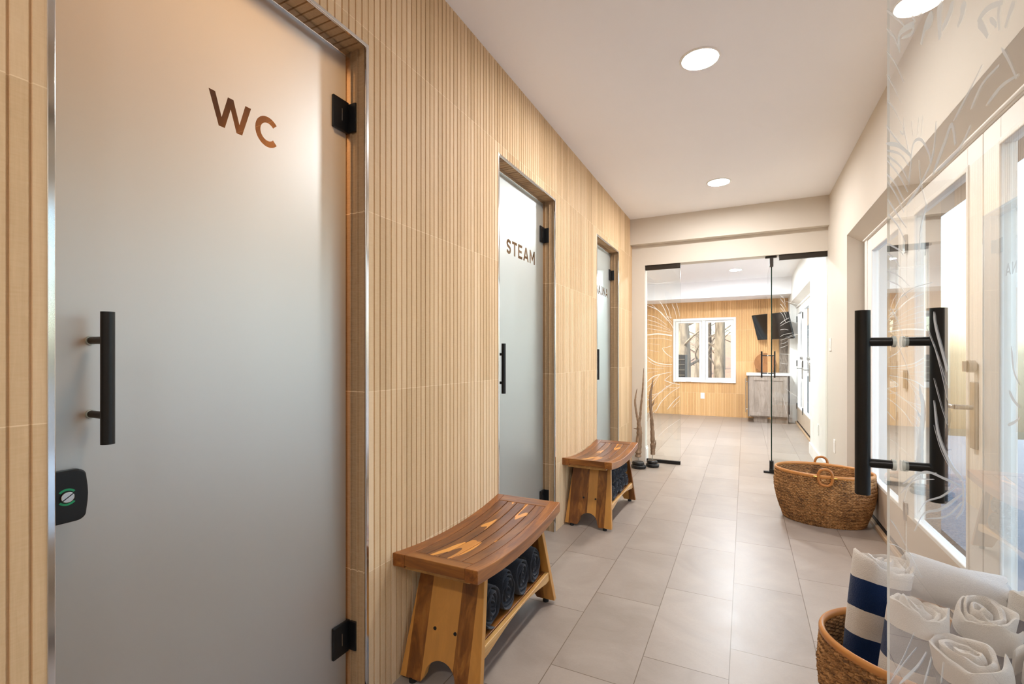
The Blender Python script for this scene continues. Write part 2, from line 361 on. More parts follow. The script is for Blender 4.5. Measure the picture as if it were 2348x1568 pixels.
for x0, x1 in ((-1.225, -.748), (-.682, -.192)):
    s_ = MB().box(x0, x1, YW+.0, YW+.06, WZ0+.047, WZ0+.09).box(x0, x1, YW, YW+.06, WZ1-.09, WZ1-.052).box(x0, x0+.045, YW, YW+.06, WZ0+.09, WZ1-.09).box(x1-.045, x1, YW, YW+.06, WZ0+.09, WZ1-.09)
    s_.build('window_sash', M['white'], win, bevel=.003)
    MB().box(x0+.04, x1-.04, YW+.03, YW+.036, WZ0+.085, WZ1-.085).build('window_pane', M['glass'], win)
    MB().box((x0+x1)/2-.05, (x0+x1)/2+.05, YW-.045, YW-.03, WZ0+.012, WZ0+.03).build('window_crank', M['plate'], win, bevel=.003)

# ------------------------------------------------------------------ patio doors in the right wall
def patio(prefix_n, y0, n, wd, z1, hinges, ztop):
    """n framed glazed leaves, each wd wide, starting at y0"""
    fr = MB(); y1 = y0 + n*wd
    fr.box(XB, XB+.12, y0-.07, y0, 0, ztop).box(XB, XB+.12, y1, y1+.07, 0, ztop).box(XB, XB+.12, y0, y1, z1, ztop)
    fr.box(XB-.012, XB, y0-.07, y1+.07, z1+.005, z1+.03)
    struct('trim_%d' % (10+prefix_n), fr, M['white'], bevel=.003)
    sl = MB().box(XB-.02, XB+.14, y0-.07, y1+.07, 0.0, .028); struct('trim_%d' % (14+prefix_n), sl, M['sill'], bevel=.004)
    for i in range(n):
        a = y0+i*wd+.003; e = a+wd-.006
        d = empty('door_%d' % (prefix_n*4+i+1), (XB+.04, a, .03)); tag(d, kind='structure')
        st = .135; L = lambda x0, x1, ya, yb, za, zb, mb=None: (mb or MB()).box(x0-(XB+.04), x1-(XB+.04), ya-a, yb-a, za-.03, zb-.03)
        f = L(XB+.005, XB+.05, a, a+st, .05, z1-.004); L(XB+.005, XB+.05, e-st, e, .05, z1-.004, f); L(XB+.005, XB+.05, a+st, e-st, .05, .30, f); L(XB+.005, XB+.05, a+st, e-st, z1-.10, z1-.004, f)
        f.build('door_frame', M['white'], d, bevel=.004)
        k = L(XB, XB+.005, a+.02, e-.02, .06, .285); k.build('kick_panel', M['kick'], d)
        g = L(XB-.0, XB+.012, a+st-.018, a+st+.004, .28, z1-.08); L(XB-.0, XB+.012, e-st-.004, e-st+.018, .28, z1-.08, g); L(XB-.0, XB+.012, a+st, e-st, .282, .305, g); L(XB-.0, XB+.012, a+st, e-st, z1-.105, z1-.08, g)
        g.build('glazing_bead', M['white'], d, bevel=.004)
        L(XB+.022, XB+.03, a+st-.01, e-st+.01, .29, z1-.09).build('door_pane', M['glass'], d)
        L(XB+.0, XB+.05, a, e, .03, .05).build('dark_gap_strip', M['gap'], d)  # black gap under the leaf, drawn as a near-black strip
        if (i, prefix_n) in hinges:
            side = hinges[(i, prefix_n)]; yy = (a-.003) if side == 'a' else e+.003
            for zz in (.30, 1.03, 1.78):
                L(XB-.008, XB+.004, yy-.02, yy+.02, zz-.05, zz+.05).build('door_hinge', M['black'] if prefix_n == 1 else M['nickel'], d, bevel=.002)
            hy = e-.055 if side == 'a' else a+.055
            hm = L(XB-.008, XB+.005, hy-.022, hy+.022, .80, 1.06)
            hp = hm.build('handle_plate', M['nickel'], d, bevel=.003); sg = 1 if side == 'b' else -1
            lv = MB().tube([(-.045, hy-a, .93), (-.10, hy-a, .93)], .009, 10).tube([(-.10, hy-a, .93), (-.10, hy-a+sg*.11, .93)], .009, 10)
            lv.build('lever_handle', M['nickel'], d, smooth=True)
            tb = MB().tube([(-.04, hy-a, 1.09), (-.062, hy-a, 1.09)], .024, 16).box(-.075, -.062, hy-a-.006, hy-a+.006, 1.07, 1.11)
            tb.build('thumb_turn', M['nickel'], d, smooth=True)
patio(0, .515, 4, .934, 2.005, {(2, 0): 'b', }, 2.03)
patio(1, 6.69, 3, .91, 1.97, {(1, 1): 'b', (2, 1): 'b'}, 2.0)

# ------------------------------------------------------------------ glass panes, etched flower design
def pane(name, parent, x0, x1, y0, y1, z0, z1, edge='edge'):
    mb = MB().box(x0, x1, y0, y1, z0, z1)
    big = (2, 4) if (y1-y0) < (x1-x0) else (3, 5)
    mb.mi = [0 if i in big else 1 for i in range(6)]
    return mb.build(name, [M['glass'], M[edge]], parent)
def ribbon(mb, fn, pts, w0, w1=None, steps=18):
    """smooth tapered stroke through 2-D points (Catmull-Rom)"""
    P = [Vector(p) for p in pts]
    if len(P) == 2: Q = [P[0].lerp(P[1], i/steps) for i in range(steps+1)]
    else:
        E_ = [P[0]*2-P[1]] + P + [P[-1]*2-P[-2]]; Q = []
        for i in range(1, len(E_)-2):
            for k in range(steps):
                t = k/steps; a, b_, c_, d_ = E_[i-1:i+3]
                Q.append(.5*((2*b_)+(c_-a)*t+(2*a-5*b_+4*c_-d_)*t*t+(3*b_-a-3*c_+d_)*t**3))
        Q.append(P[-1])
    n = len(Q); w1 = w0*.25 if w1 is None else w1; vs = []
    for i, q in enumerate(Q):
        d = (Q[min(i+1, n-1)]-Q[max(i-1, 0)]); d = Vector((-d.y, d.x)).normalized() if d.length > 1e-9 else Vector((0, 1))
        t = i/(n-1); w_ = (w0*(1-t)+w1*t)*(math.sin(PI*min(1, t*4+.15)/2))/2
        vs += [fn(*(q+d*w_)), fn(*(q-d*w_))]
    mb.add(vs, [(2*i, 2*i+1, 2*i+3, 2*i+2) for i in range(n-1)]); return mb
FCX, FSN, FF, FV, FH = math.cos(math.radians(26.1936)), math.sin(math.radians(26.1936)), 1085.29, 814.81, 1.1626
def on_x(u, v, X):   # where a point of the measured drawing lies on a pane at constant x
    t = (u-1174)/FF; Y = X*(FCX+t*FSN)/(t*FCX-FSN); zc = -X*FSN+Y*FCX; return (Y, FH+(FV-v)*zc/FF)
def on_y(u, v, Y):
    t = (u-1174)/FF; X = Y*(t*FCX-FSN)/(FCX+t*FSN); zc = -X*FSN+Y*FCX; return (X, FH+(FV-v)*zc/FF)
def ladder_pull(parent, x, y, zmid, L=.30, sep=.10, so=.20, r=.0105, both=True, sides=(-1, 1), axis='X'):
    """bar pull through a pane at x: returns part with bars and stand-offs"""
    m = MB()
    for s_ in sides:
        m.tube([(x+s_*sep/2, y, zmid-L/2), (x+s_*sep/2, y, zmid+L/2)], r, 20)
        for z in (-so/2, so/2): m.tube([(x+s_*sep/2, y, zmid+z), (x+s_*.006, y, zmid+z)], r*.66, 14)
    h = m.build('door_handle', M['black'], parent, smooth=True)
    c = MB()
    for s_ in sides:
        for z in (-so/2, so/2): c.tube([(x+s_*.0055, y, zmid+z), (x+s_*.0105, y, zmid+z)], r*.82, 14)
    c.build('clear_washer', M['edgel'], h, smooth=True); return h

# foreground glass door, swung open into the corridor
GX = .23
d = empty('door_20', (GX, .215, 0)); tag(d, 'open clear glass door with etched petals in the right foreground, long black pull', 'door', kind='structure')
o = pane('glass_pane', d, -.002, .002, 0, .84, .012, 2.13, 'edgel')
ladder_pull(d, 0, .772, 1.083, .312, .10, .205, .0112)
et = MB(); ef = lambda y, z: (-.0026, y-.215, z)
def FG(pts, w0, w1=None): ribbon(et, ef, [on_x(1920+a/2.2407, b_/2.2407, GX) for a, b_ in pts], w0, w1)
def FL(pts, w0, w1=None): ribbon(et, ef, [on_x(1880+a/1.765, 680+b_/1.765, GX) for a, b_ in pts], w0, w1)
for P_, w0, w1 in [([(262,50),(310,90),(360,138)],.006,.002),([(262,145),(300,190),(332,265)],.006,.003),([(330,270),(325,190),(350,150),(405,120)],.012,.012),
    ([(405,120),(390,170),(340,195)],.012,.004),([(385,60),(400,90),(412,110)],.006,.003),([(450,50),(435,70),(425,80)],.007,.003),([(500,65),(465,130),(440,225)],.022,.008),
    ([(498,70),(490,120),(450,160)],.014,.004),([(540,0),(537,90),(540,195)],.026,.012),([(610,0),(585,80),(550,150)],.020,.010),([(665,0),(655,70),(632,135)],.024,.006),
    ([(735,105),(790,40),(870,5)],.010,.006),([(740,105),(765,140),(790,185)],.014,.006),([(850,20),(845,80),(850,150)],.009,.004),([(930,0),(905,60),(880,140)],.014,.006),([(800,90),(830,120),(830,140)],.008,.004),
    ([(258,640),(300,700),(360,770)],.005,.002),([(258,735),(320,745),(380,790),(385,810)],.010,.005),([(262,770),(330,790),(378,850)],.006,.002),([(262,795),(330,850),(376,930)],.006,.002),
    ([(262,820),(320,890),(372,985)],.005,.002),([(262,890),(310,950),(355,1040)],.005,.002),([(265,930),(310,1000),(352,1090)],.004,.002),([(265,1020),(310,1090),(365,1170)],.005,.002),([(270,1100),(320,1160),(358,1240)],.005,.002),
    ([(265,1250),(320,1280),(350,1310)],.004,.002),([(265,1300),(300,1330),(330,1370)],.004,.002),([(375,960),(385,860),(400,740),(440,715),(480,780),(492,840)],.007,.005),([(492,840),(510,740),(520,620)],.007,.004),
    ([(360,1060),(430,960),(490,840)],.007,.005),([(500,900),(560,740),(600,640),(620,740)],.010,.006),([(520,880),(640,760),(700,640)],.008,.004),([(430,820),(438,930),(470,1060)],.004,.002),([(470,1040),(440,1160),(430,1290)],.007,.003),
    ([(380,800),(360,700),(345,640)],.004,.002),([(400,700),(395,660),(392,620)],.003,.002),([(420,700),(425,650),(430,600)],.003,.002),([(440,700),(446,640),(450,590)],.003,.002),([(262,260),(310,330),(350,420)],.003,.002),([(262,380),(300,450),(340,530)],.003,.001),([(262,510),(300,560),(340,640)],.003,.001),
    ([(610,620),(690,470),(760,330)],.006,.003),([(700,560),(760,430),(850,330)],.006,.003),([(780,540),(860,440),(950,380)],.006,.003),([(860,240),(900,310),(940,400)],.005,.003),([(330,670),(350,685),(350,600)],.004,.002),
    ([(265,1390),(330,1420),(380,1470)],.003,.001),([(265,1440),(330,1470),(370,1530)],.003,.001),([(330,1530),(400,1480),(500,1450)],.003,.001)]: FG(P_, w0*.8, (w1 or .002)*.8)
for P_, w0, w1 in [([(290,40),(330,120),(360,240)],.003,.001),([(300,150),(350,260),(400,420)],.003,.001),([(470,60),(480,130),(527,300)],.010,.012),([(470,190),(500,300),(527,420)],.005,.002),([(440,120),(490,250),(527,360)],.004,.002),
    ([(470,330),(500,440),(527,520)],.004,.002),([(470,420),(490,560),(540,680),(585,740)],.012,.010),([(470,520),(500,620),(540,700)],.004,.002),([(585,770),(520,740),(430,710),(370,760),(345,830)],.006,.003),([(585,800),(500,860),(430,880),(390,950)],.008,.003),
    ([(560,770),(500,810),(440,830),(410,870)],.005,.002),([(590,830),(520,890),(440,900)],.006,.002),([(340,760),(400,720),(480,715)],.005,.002),([(330,800),(390,745),(470,740)],.004,.002),([(590,740),(590,850),(560,900)],.012,.004),
    ([(290,900),(330,960),(420,1140)],.004,.002),([(285,1000),(320,1010),(400,1060)],.003,.001),([(285,1568),(350,1480),(400,1420)],.004,.002),([(330,1568),(400,1500),(440,1440)],.010,.004),([(300,1540),(340,1470),(390,1360)],.004,.002),
    ([(430,1568),(450,1500),(460,1460)],.008,.004),([(500,1568),(505,1520),(510,1480)],.006,.003),([(780,380),(800,420),(826,450)],.008,.004),([(775,520),(800,510),(826,490)],.006,.003),([(790,200),(800,300),(826,360)],.006,.003)]: FL(P_, w0*.62, w1*.62)
et.build('etched_pattern', M['etch'], d)
MB().box(-.012, .012, 0, .84, 0, .05).box(-.012, .012, 0, .84, 2.09, 2.14).build('door_rail', M['bronze'], d, bevel=.002)

# far glass screen: two fixed panels and the open door between them
GY = 5.315
dl = empty('door_21', (-.98, GY, 0)); tag(dl, 'fixed etched glass side panel left of the far doorway, dark rails', 'glass panel', kind='structure')
pane('glass_pane', dl, 0, .365, -.005, .005, .02, 2.12)
MB().box(0, .365, -.018, .018, 2.095, 2.144).build('top_rail', M['bronze'], dl, bevel=.002)
MB().box(0, .365, -.016, .016, 0, .034).build('bottom_rail', M['black'], dl, bevel=.002)
el = MB(); efl = lambda x, z: (x+.98, -.0058, z)
def FR(pts, w0, w1=None): ribbon(el, efl, [on_y(1420+a/2.905, 560+b_/2.905, GY) for a, b_ in pts], w0, w1, 12)
for P_, w0, w1 in [([(182,605),(260,597),(352,608)],.018,.016),([(182,560),(260,572),(350,590)],.006,.003),([(182,630),(270,625),(350,640)],.005,.003),([(182,405),(260,440),(310,490),(350,540),(375,600)],.010,.004),([(182,470),(250,490),(320,540)],.006,.003),
    ([(182,500),(260,525),(340,570)],.006,.003),([(182,530),(260,548),(350,580)],.005,.003),([(270,380),(300,430),(325,490),(350,520)],.009,.004),([(215,400),(270,450),(320,510)],.006,.003),([(310,400),(330,440),(345,500)],.006,.003),([(350,395),(370,440),(385,500)],.006,.003),
    ([(380,390),(395,440),(403,480)],.005,.003),([(310,485),(330,484),(352,490)],.008,.004),([(350,675),(320,685),(287,693)],.007,.004),([(287,693),(310,725),(352,755)],.010,.006),([(182,745),(240,785),(310,800),(352,802)],.012,.010),([(182,770),(250,805),(350,815)],.007,.004),
    ([(182,920),(230,880),(290,862),(350,850)],.014,.005),([(182,960),(240,900),(270,868)],.007,.004),([(182,990),(230,940),(265,870)],.005,.003),([(182,1010),(260,990),(340,940)],.007,.004),([(182,1090),(230,1030),(300,960),(350,930),(403,900)],.008,.004),([(182,1045),(230,1010),(290,980)],.006,.003),
    ([(300,905),(340,920),(403,935)],.010,.006),([(300,905),(330,880),(350,868)],.007,.003),([(240,1120),(280,1050),(340,990),(403,950)],.010,.005),([(320,1100),(360,1050),(403,1010)],.010,.005),([(355,1090),(380,1060),(403,1040)],.006,.003),([(182,1150),(215,1090),(250,1060)],.006,.003),
    ([(182,1200),(215,1140),(245,1100)],.006,.003),([(250,1290),(310,1230),(403,1165)],.007,.003),([(182,825),(240,830),(300,828)],.005,.003),([(182,255),(250,262),(350,250)],.004,.002),([(182,860),(210,852),(260,846)],.004,.002),([(182,700),(240,712),(270,718)],.003,.002),
    ([(300,940),(350,955),(403,950)],.005,.003),([(182,1020),(215,1060),(225,1110)],.006,.003),([(182,660),(220,664),(270,668)],.003,.002)]: FR(P_, w0*.75, w1*.75)
el.build('etched_pattern', M['etch'], dl)
dr = empty('door_22', (.30, GY, 0)); tag(dr, 'fixed etched glass side panel right of the far doorway, dark top rail', 'glass panel', kind='structure')
pane('glass_pane', dr, -.055, .396, -.005, .005, .02, 2.12, 'edgel')
MB().box(0, .397, -.018, .018, 2.095, 2.150).build('top_rail', M['bronze'], dr, bevel=.002)
MB().box(0, .397, -.016, .016, 0, .034).build('bottom_rail', M['black'], dr, bevel=.002)
er = MB(); efr = lambda x, z: (x-.30, -.0058, z)
def FQ(pts, w0, w1=None): ribbon(er, efr, [on_y(1680+a/2.9036, 560+b_/2.9036, GY) for a, b_ in pts], w0, w1, 12)
for P_, w0, w1 in [([(315,360),(335,385),(355,420)],.006,.003),([(315,395),(335,420),(358,460)],.006,.003),([(315,420),(340,450),(360,500)],.006,.003),([(315,450),(335,475),(352,520)],.005,.003),([(315,530),(340,510),(375,490)],.008,.004),([(315,545),(360,520),(420,500)],.006,.003),
    ([(315,570),(345,566),(370,570)],.006,.003),([(315,615),(345,600),(400,590)],.006,.003),([(315,640),(350,628),(480,580),(612,500)],.006,.003),([(315,665),(350,655),(370,640)],.006,.003),([(315,690),(345,680),(365,670)],.007,.003),([(315,730),(420,735),(480,750)],.006,.003),
    ([(315,790),(345,795),(365,796)],.006,.003),([(350,620),(440,600),(612,640)],.004,.002),([(350,380),(450,400),(612,385)],.004,.002),([(500,660),(560,720),(612,800)],.005,.003),([(480,750),(550,860),(612,910)],.005,.003),([(350,960),(420,1010),(500,1050),(560,1090)],.005,.003),
    ([(330,1000),(350,1080),(370,1180)],.004,.002),([(315,340),(340,360),(350,400)],.005,.003)]: FQ(P_, w0*.7, w1*.7)
er.build('etched_pattern', M['etch'], dr)
dm = empty('door_23', (.237, GY, 0)); tag(dm, 'open clear glass door seen edge-on in the far doorway with black bar pull', 'door', kind='structure')
pane('glass_pane', dm, -.005, .005, .02, .84, .04, 2.10)
ladder_pull(dm, 0, .78, 1.06, .30, .13, .20, .0085)
MB().box(-.018, .018, .0, .05, .03, .12).box(-.07, .065, -.006, .03, .0, .018).box(-.02, .02, -.01, .03, .018, .04).build('bottom_pivot', M['black'], dm, bevel=.002)
MB().box(-.016, .016, .0, .05, 2.04, 2.125).box(-.055, .045, .0, .03, 2.125, 2.143).build('top_pivot', M['bronze'], dm, bevel=.002)

# ------------------------------------------------------------------ frosted doors with clear lettering
def stroke(path, w_):
    P = [Vector(p) for p in path]; n = len(P); A, B = [], []
    for i, p in enumerate(P):
        d1 = (P[i]-P[i-1]).normalized() if i else (P[1]-P[0]).normalized(); d2 = (P[i+1]-P[i]).normalized() if i < n-1 else d1
        t = (d1+d2).normalized(); nn = Vector((-t.y, t.x)); k = w_/2/max(.5, t.dot(d1)); A.append(tuple(p+nn*k)); B.append(tuple(p-nn*k))
    return A + B[::-1]
def arc(cx, cy, r, a0, a1, n=14, ry=None):
    ry = ry or r; return [(cx+r*math.cos(math.radians(a0+(a1-a0)*i/n)), cy+ry*math.sin(math.radians(a0+(a1-a0)*i/n))) for i in range(n+1)]
GL = {
 'W': (1.52, [[(0,1),(.22,1),(.44,.30),(.66,1),(.86,1),(1.08,.30),(1.30,1),(1.52,1),(1.18,0),(.97,0),(.76,.66),(.55,0),(.34,0)]]),
 'C': (.86, [arc(.5,.5,.51,42,318,26)+arc(.5,.5,.30,318,42,26)]),
 'T': (.80, [[(0,1),(.8,1),(.8,.81),(.51,.81),(.51,0),(.29,0),(.29,.81),(0,.81)]]),
 'E': (.72, [[(0,1),(.70,1),(.70,.81),(.22,.81),(.22,.60),(.64,.60),(.64,.42),(.22,.42),(.22,.19),(.72,.19),(.72,0),(0,0)]]),
 'A': (1.0, [[(.39,1),(.61,1),(1,0),(.77,0),(.69,.20),(.31,.20),(.23,0),(0,0)], [(.37,.37),(.63,.37),(.5,.70)]]),
 'M': (.98, [[(0,1),(.19,1),(.49,.48),(.79,1),(.98,1),(.98,0),(.78,0),(.78,.62),(.52,.20),(.46,.20),(.20,.62),(.20,0),(0,0)]]),
 'N': (.86, [[(0,1),(.17,1),(.64,.37),(.64,1),(.86,1),(.86,0),(.69,0),(.22,.63),(.22,0),(0,0)]]),
 'U': (.84, [stroke([(.11,1),(.11,.45)]+arc(.42,.42,.31,180,360,14,.32)+[(.73,.45),(.73,1)], .22)]),
 'S': (.74, [stroke([(.68,.82)]+arc(.38,.70,.25,50,180,8,.205)[0:]+[(.145,.66),(.22,.56),(.38,.51),(.53,.45)]+arc(.37,.31,.24,30,-140,10,.205)+[(.06,.19)], .21)])}
def text_loops(word, x0, cap, width):
    total = sum(GL[c][0] for c in word) + .17*(len(word)-1); k = width/total; x = 0; out = []
    for c in word:
        for lp in GL[c][1]: out.append([(x0+(x+a)*k, b_*cap) for a, b_ in lp])
        x += GL[c][0]+.17
    return out
def fill2d(loops):
    cu = bpy.data.curves.new('outline', 'CURVE'); cu.dimensions = '2D'; cu.fill_mode = 'BOTH'
    for lp in loops:
        sp = cu.splines.new('POLY'); sp.points.add(len(lp)-1)
        for p, (a, b_) in zip(sp.points, lp): p.co = (a, b_, 0, 1)
        sp.use_cyclic_u = True
    ob = bpy.data.objects.new('outline', cu); COL.objects.link(ob); dg = bpy.context.evaluated_depsgraph_get()
    me = ob.evaluated_get(dg).to_mesh(); V = [tuple(v.co) for v in me.vertices]; Fc = [tuple(p.vertices) for p in me.polygons]
    ob.evaluated_get(dg).to_mesh_clear(); bpy.data.objects.remove(ob); bpy.data.curves.remove(cu); return V, Fc
def frosted_door(n, a, b, word, tx, tw, tz, cap, hy, hz, hl, lock, label, so):
    e = empty('door_%d' % (30+n), (XG, a, 0)); tag(e, label, 'door', kind='structure')
    W_, Hh = b-a, DT-.016; z0 = .012
    mb = MB().box(-.004, .004, .002, W_-.010, z0, Hh); mb.build('glass_pane', [M['glass']], e)
    loops = text_loops(word, tx-a, cap, tw); loops = [[(x, y+tz) for x, y in lp] for lp in loops]
    V, Fc = fill2d([[(.002, z0), (W_-.010, z0), (W_-.010, Hh), (.002, Hh)]] + loops)
    MB().add([(.0052, v[0], v[1]) for v in V], Fc).build('frosted_film', M['frost'], e)
    V, Fc = fill2d(loops); MB().add([(.0052, v[0], v[1]) for v in V], Fc).build('lettering', M['letter'], e)
    # pull bar
    m = MB().tube([(.072, hy-a, hz-hl/2), (.072, hy-a, hz+hl/2)], .0115, 22)
    for z in (-so/2, so/2): m.tube([(.072, hy-a, hz+z), (.008, hy-a, hz+z)], .0075, 14)
    h = m.build('door_handle', M['black'], e, smooth=True)
    c = MB()
    for z in (-so/2, so/2): c.tube([(.0045, hy-a, hz+z), (.009, hy-a, hz+z)], .0095, 16)
    c.build('clear_washer', M['edgel'], h, smooth=True)
    m2 = MB().tube([(-.072, hy-a, hz-hl/2), (-.072, hy-a, hz+hl/2)], .0115, 16)
    for z in (-so/2, so/2): m2.tube([(-.072, hy-a, hz+z), (-.008, hy-a, hz+z)], .0075, 12)
    m2.build('inner_handle', M['black'], e, smooth=True)
    for z in (1.957, .225):
        hm = MB().box(-.014, .014, W_-.070, W_-.004, z-.052, z+.052)
        hh = hm.build('door_hinge', M['black'], e, bevel=.0025)
        MB().box(-.026, .042, W_-.004, W_+.004, z-.048, z+.048).build('hinge_plate', M['black'], hh, bevel=.0015)
        MB().box(.0138, .0148, W_-.036, W_-.033, z-.020, z+.020).build('hinge_slot', M['nickel'], hh)
    MB().box(-.012, .012, .0, W_-.012, .001, .012).build('dark_gap_strip', M['gap'], e)  # near-black strip in the gap below the pane
    if lock:
        rr = []
        for cx, cz, a0 in ((.071-.016, .938-.014, 0), (.0, .938, None), (.0, .836, None), (.071-.016, .836+.014, 270)):
            if a0 is None: rr.append((cx, cz))
            else: rr += [(cx+.016*math.cos(math.radians(a0+(90-k) if a0 == 0 else a0+k)), cz+.014*math.sin(math.radians(a0+(90-k) if a0 == 0 else a0+k))) for k in range(0, 91, 15)]
        # outline order: bottom-left, bottom-right corner, top-right corner, top-left
        br = [(.055+.016*math.sin(math.radians(k)), .850-.014*math.cos(math.radians(k))) for k in range(0, 91, 15)]
        tr = [(.055+.016*math.cos(math.radians(k)), .924+.014*math.sin(math.radians(k))) for k in range(0, 91, 15)]
        mid = [(.0735, .872), (.0742, .887), (.0735, .902)]
        poly = [(0, .836)] + br + mid + tr + [(0, .938)]
        lk = MB().prism(poly, lambda p, q, d_: (d_, p, q), .0045, .022).build('door_lock', M['black'], e, bevel=.003)
        for s_ in (1, -1):
            ar = [(.040+r_*math.cos(math.radians(t_)), .887+s_*r_*math.sin(math.radians(t_))) for r_, rng in ((.0165, range(40, 141, 10)), (.0125, range(140, 39, -10))) for t_ in rng]
            MB().prism(ar, lambda p, q, d_: (d_, p, q), .0222, .0228).build('indicator', M['green'], lk)
        MB().prism([(.040+.0105*math.cos(2*PI*k/28), .887+.0105*math.sin(2*PI*k/28)) for k in range(28)], lambda p, q, d_: (d_, p, q), .0222, .0262).build('coin_turn', M['nicked'], lk, bevel=.001)
        MB().add([(.0264, .040+x_, .887+z_) for x_, z_ in ((-.009, -.0055), (-.008, -.007), (.009, .0055), (.008, .007))], [(0, 1, 2, 3)]).build('coin_slot', M['gap'], lk)
    return e
frosted_door(0, *DOORS[0], 'WC', .725, .190, 1.747, .083, .488, 1.118, .262, True, 'frosted glass door lettered WC with black pull and lock with green indicator', .150)
frosted_door(1, *DOORS[1], 'STEAM', 2.367, .400, 1.737, .083, 2.204, 1.094, .262, False, 'frosted glass door lettered STEAM in the middle of the tiled wall', .150)
frosted_door(2, *DOORS[2], 'SAUNA', 4.150, .400, 1.725, .083, 3.979, 1.085, .262, False, 'frosted glass door lettered SAUNA at the far end of the tiled wall', .150)

# ------------------------------------------------------------------ ceiling lights
def downlight(x, y, z, label, mat):
    e = empty('ceiling_light', (x, y, z)); tag(e, label, 'ceiling light', 'recessed ceiling lights')
    ring = MB(); rows = []
    for r, h in ((.098, 0), (.096, -.004), (.086, -.006), (.082, -.001)): rows.append([(r*math.cos(2*PI*k/48), r*math.sin(2*PI*k/48), h) for k in range(48)])
    ring.grid(rows).build('trim_ring', M['white'], e, smooth=True)
    MB().add([(.082*math.cos(2*PI*k/48), .082*math.sin(2*PI*k/48), -.0015) for k in range(48)], [tuple(reversed(range(48)))]).build('diffuser', mat, e)
    return e
downlight(-.20, 2.53, ZC, 'round recessed ceiling light nearest the camera above the corridor', M['lamp'])
downlight(-.20, 4.40, ZC, 'round recessed ceiling light further along, just before the far glass screen', M['lamp'])
downlight(-.13, 8.12, ZF, 'round recessed ceiling light seen through the far doorway in the bright room', M['lampd'])
downlight(-.13, 6.4, ZF, 'added unseen downlight brightening the far room, just past the far glass screen', M['lampd'])  # extra downlight put in to brighten the far room, out of view
downlight(-2.2, 7.2, ZF, 'round recessed ceiling light in the left half of the far room', M['lampd'])
downlight(-.20, -.9, ZC, 'added unseen downlight behind the camera position', M['lamp'])  # added out of view to make up brightness at the near end
for i, (y, z, col, en) in enumerate(((.8, 2.40, (1, .52, .21), 13), (2.5, 2.42, (1, .68, .38), 6), (4.28, 2.42, (1, .8, .55), 4))):
    L = bpy.data.lights.new('room_lamp', 'AREA'); L.shape = 'DISK'; L.size = .25; L.energy = en; L.color = col
    lo = bpy.data.objects.new('room_lamp', L); COL.objects.link(lo); lo.location = (-1.72 if i == 0 else -1.8, y, z)

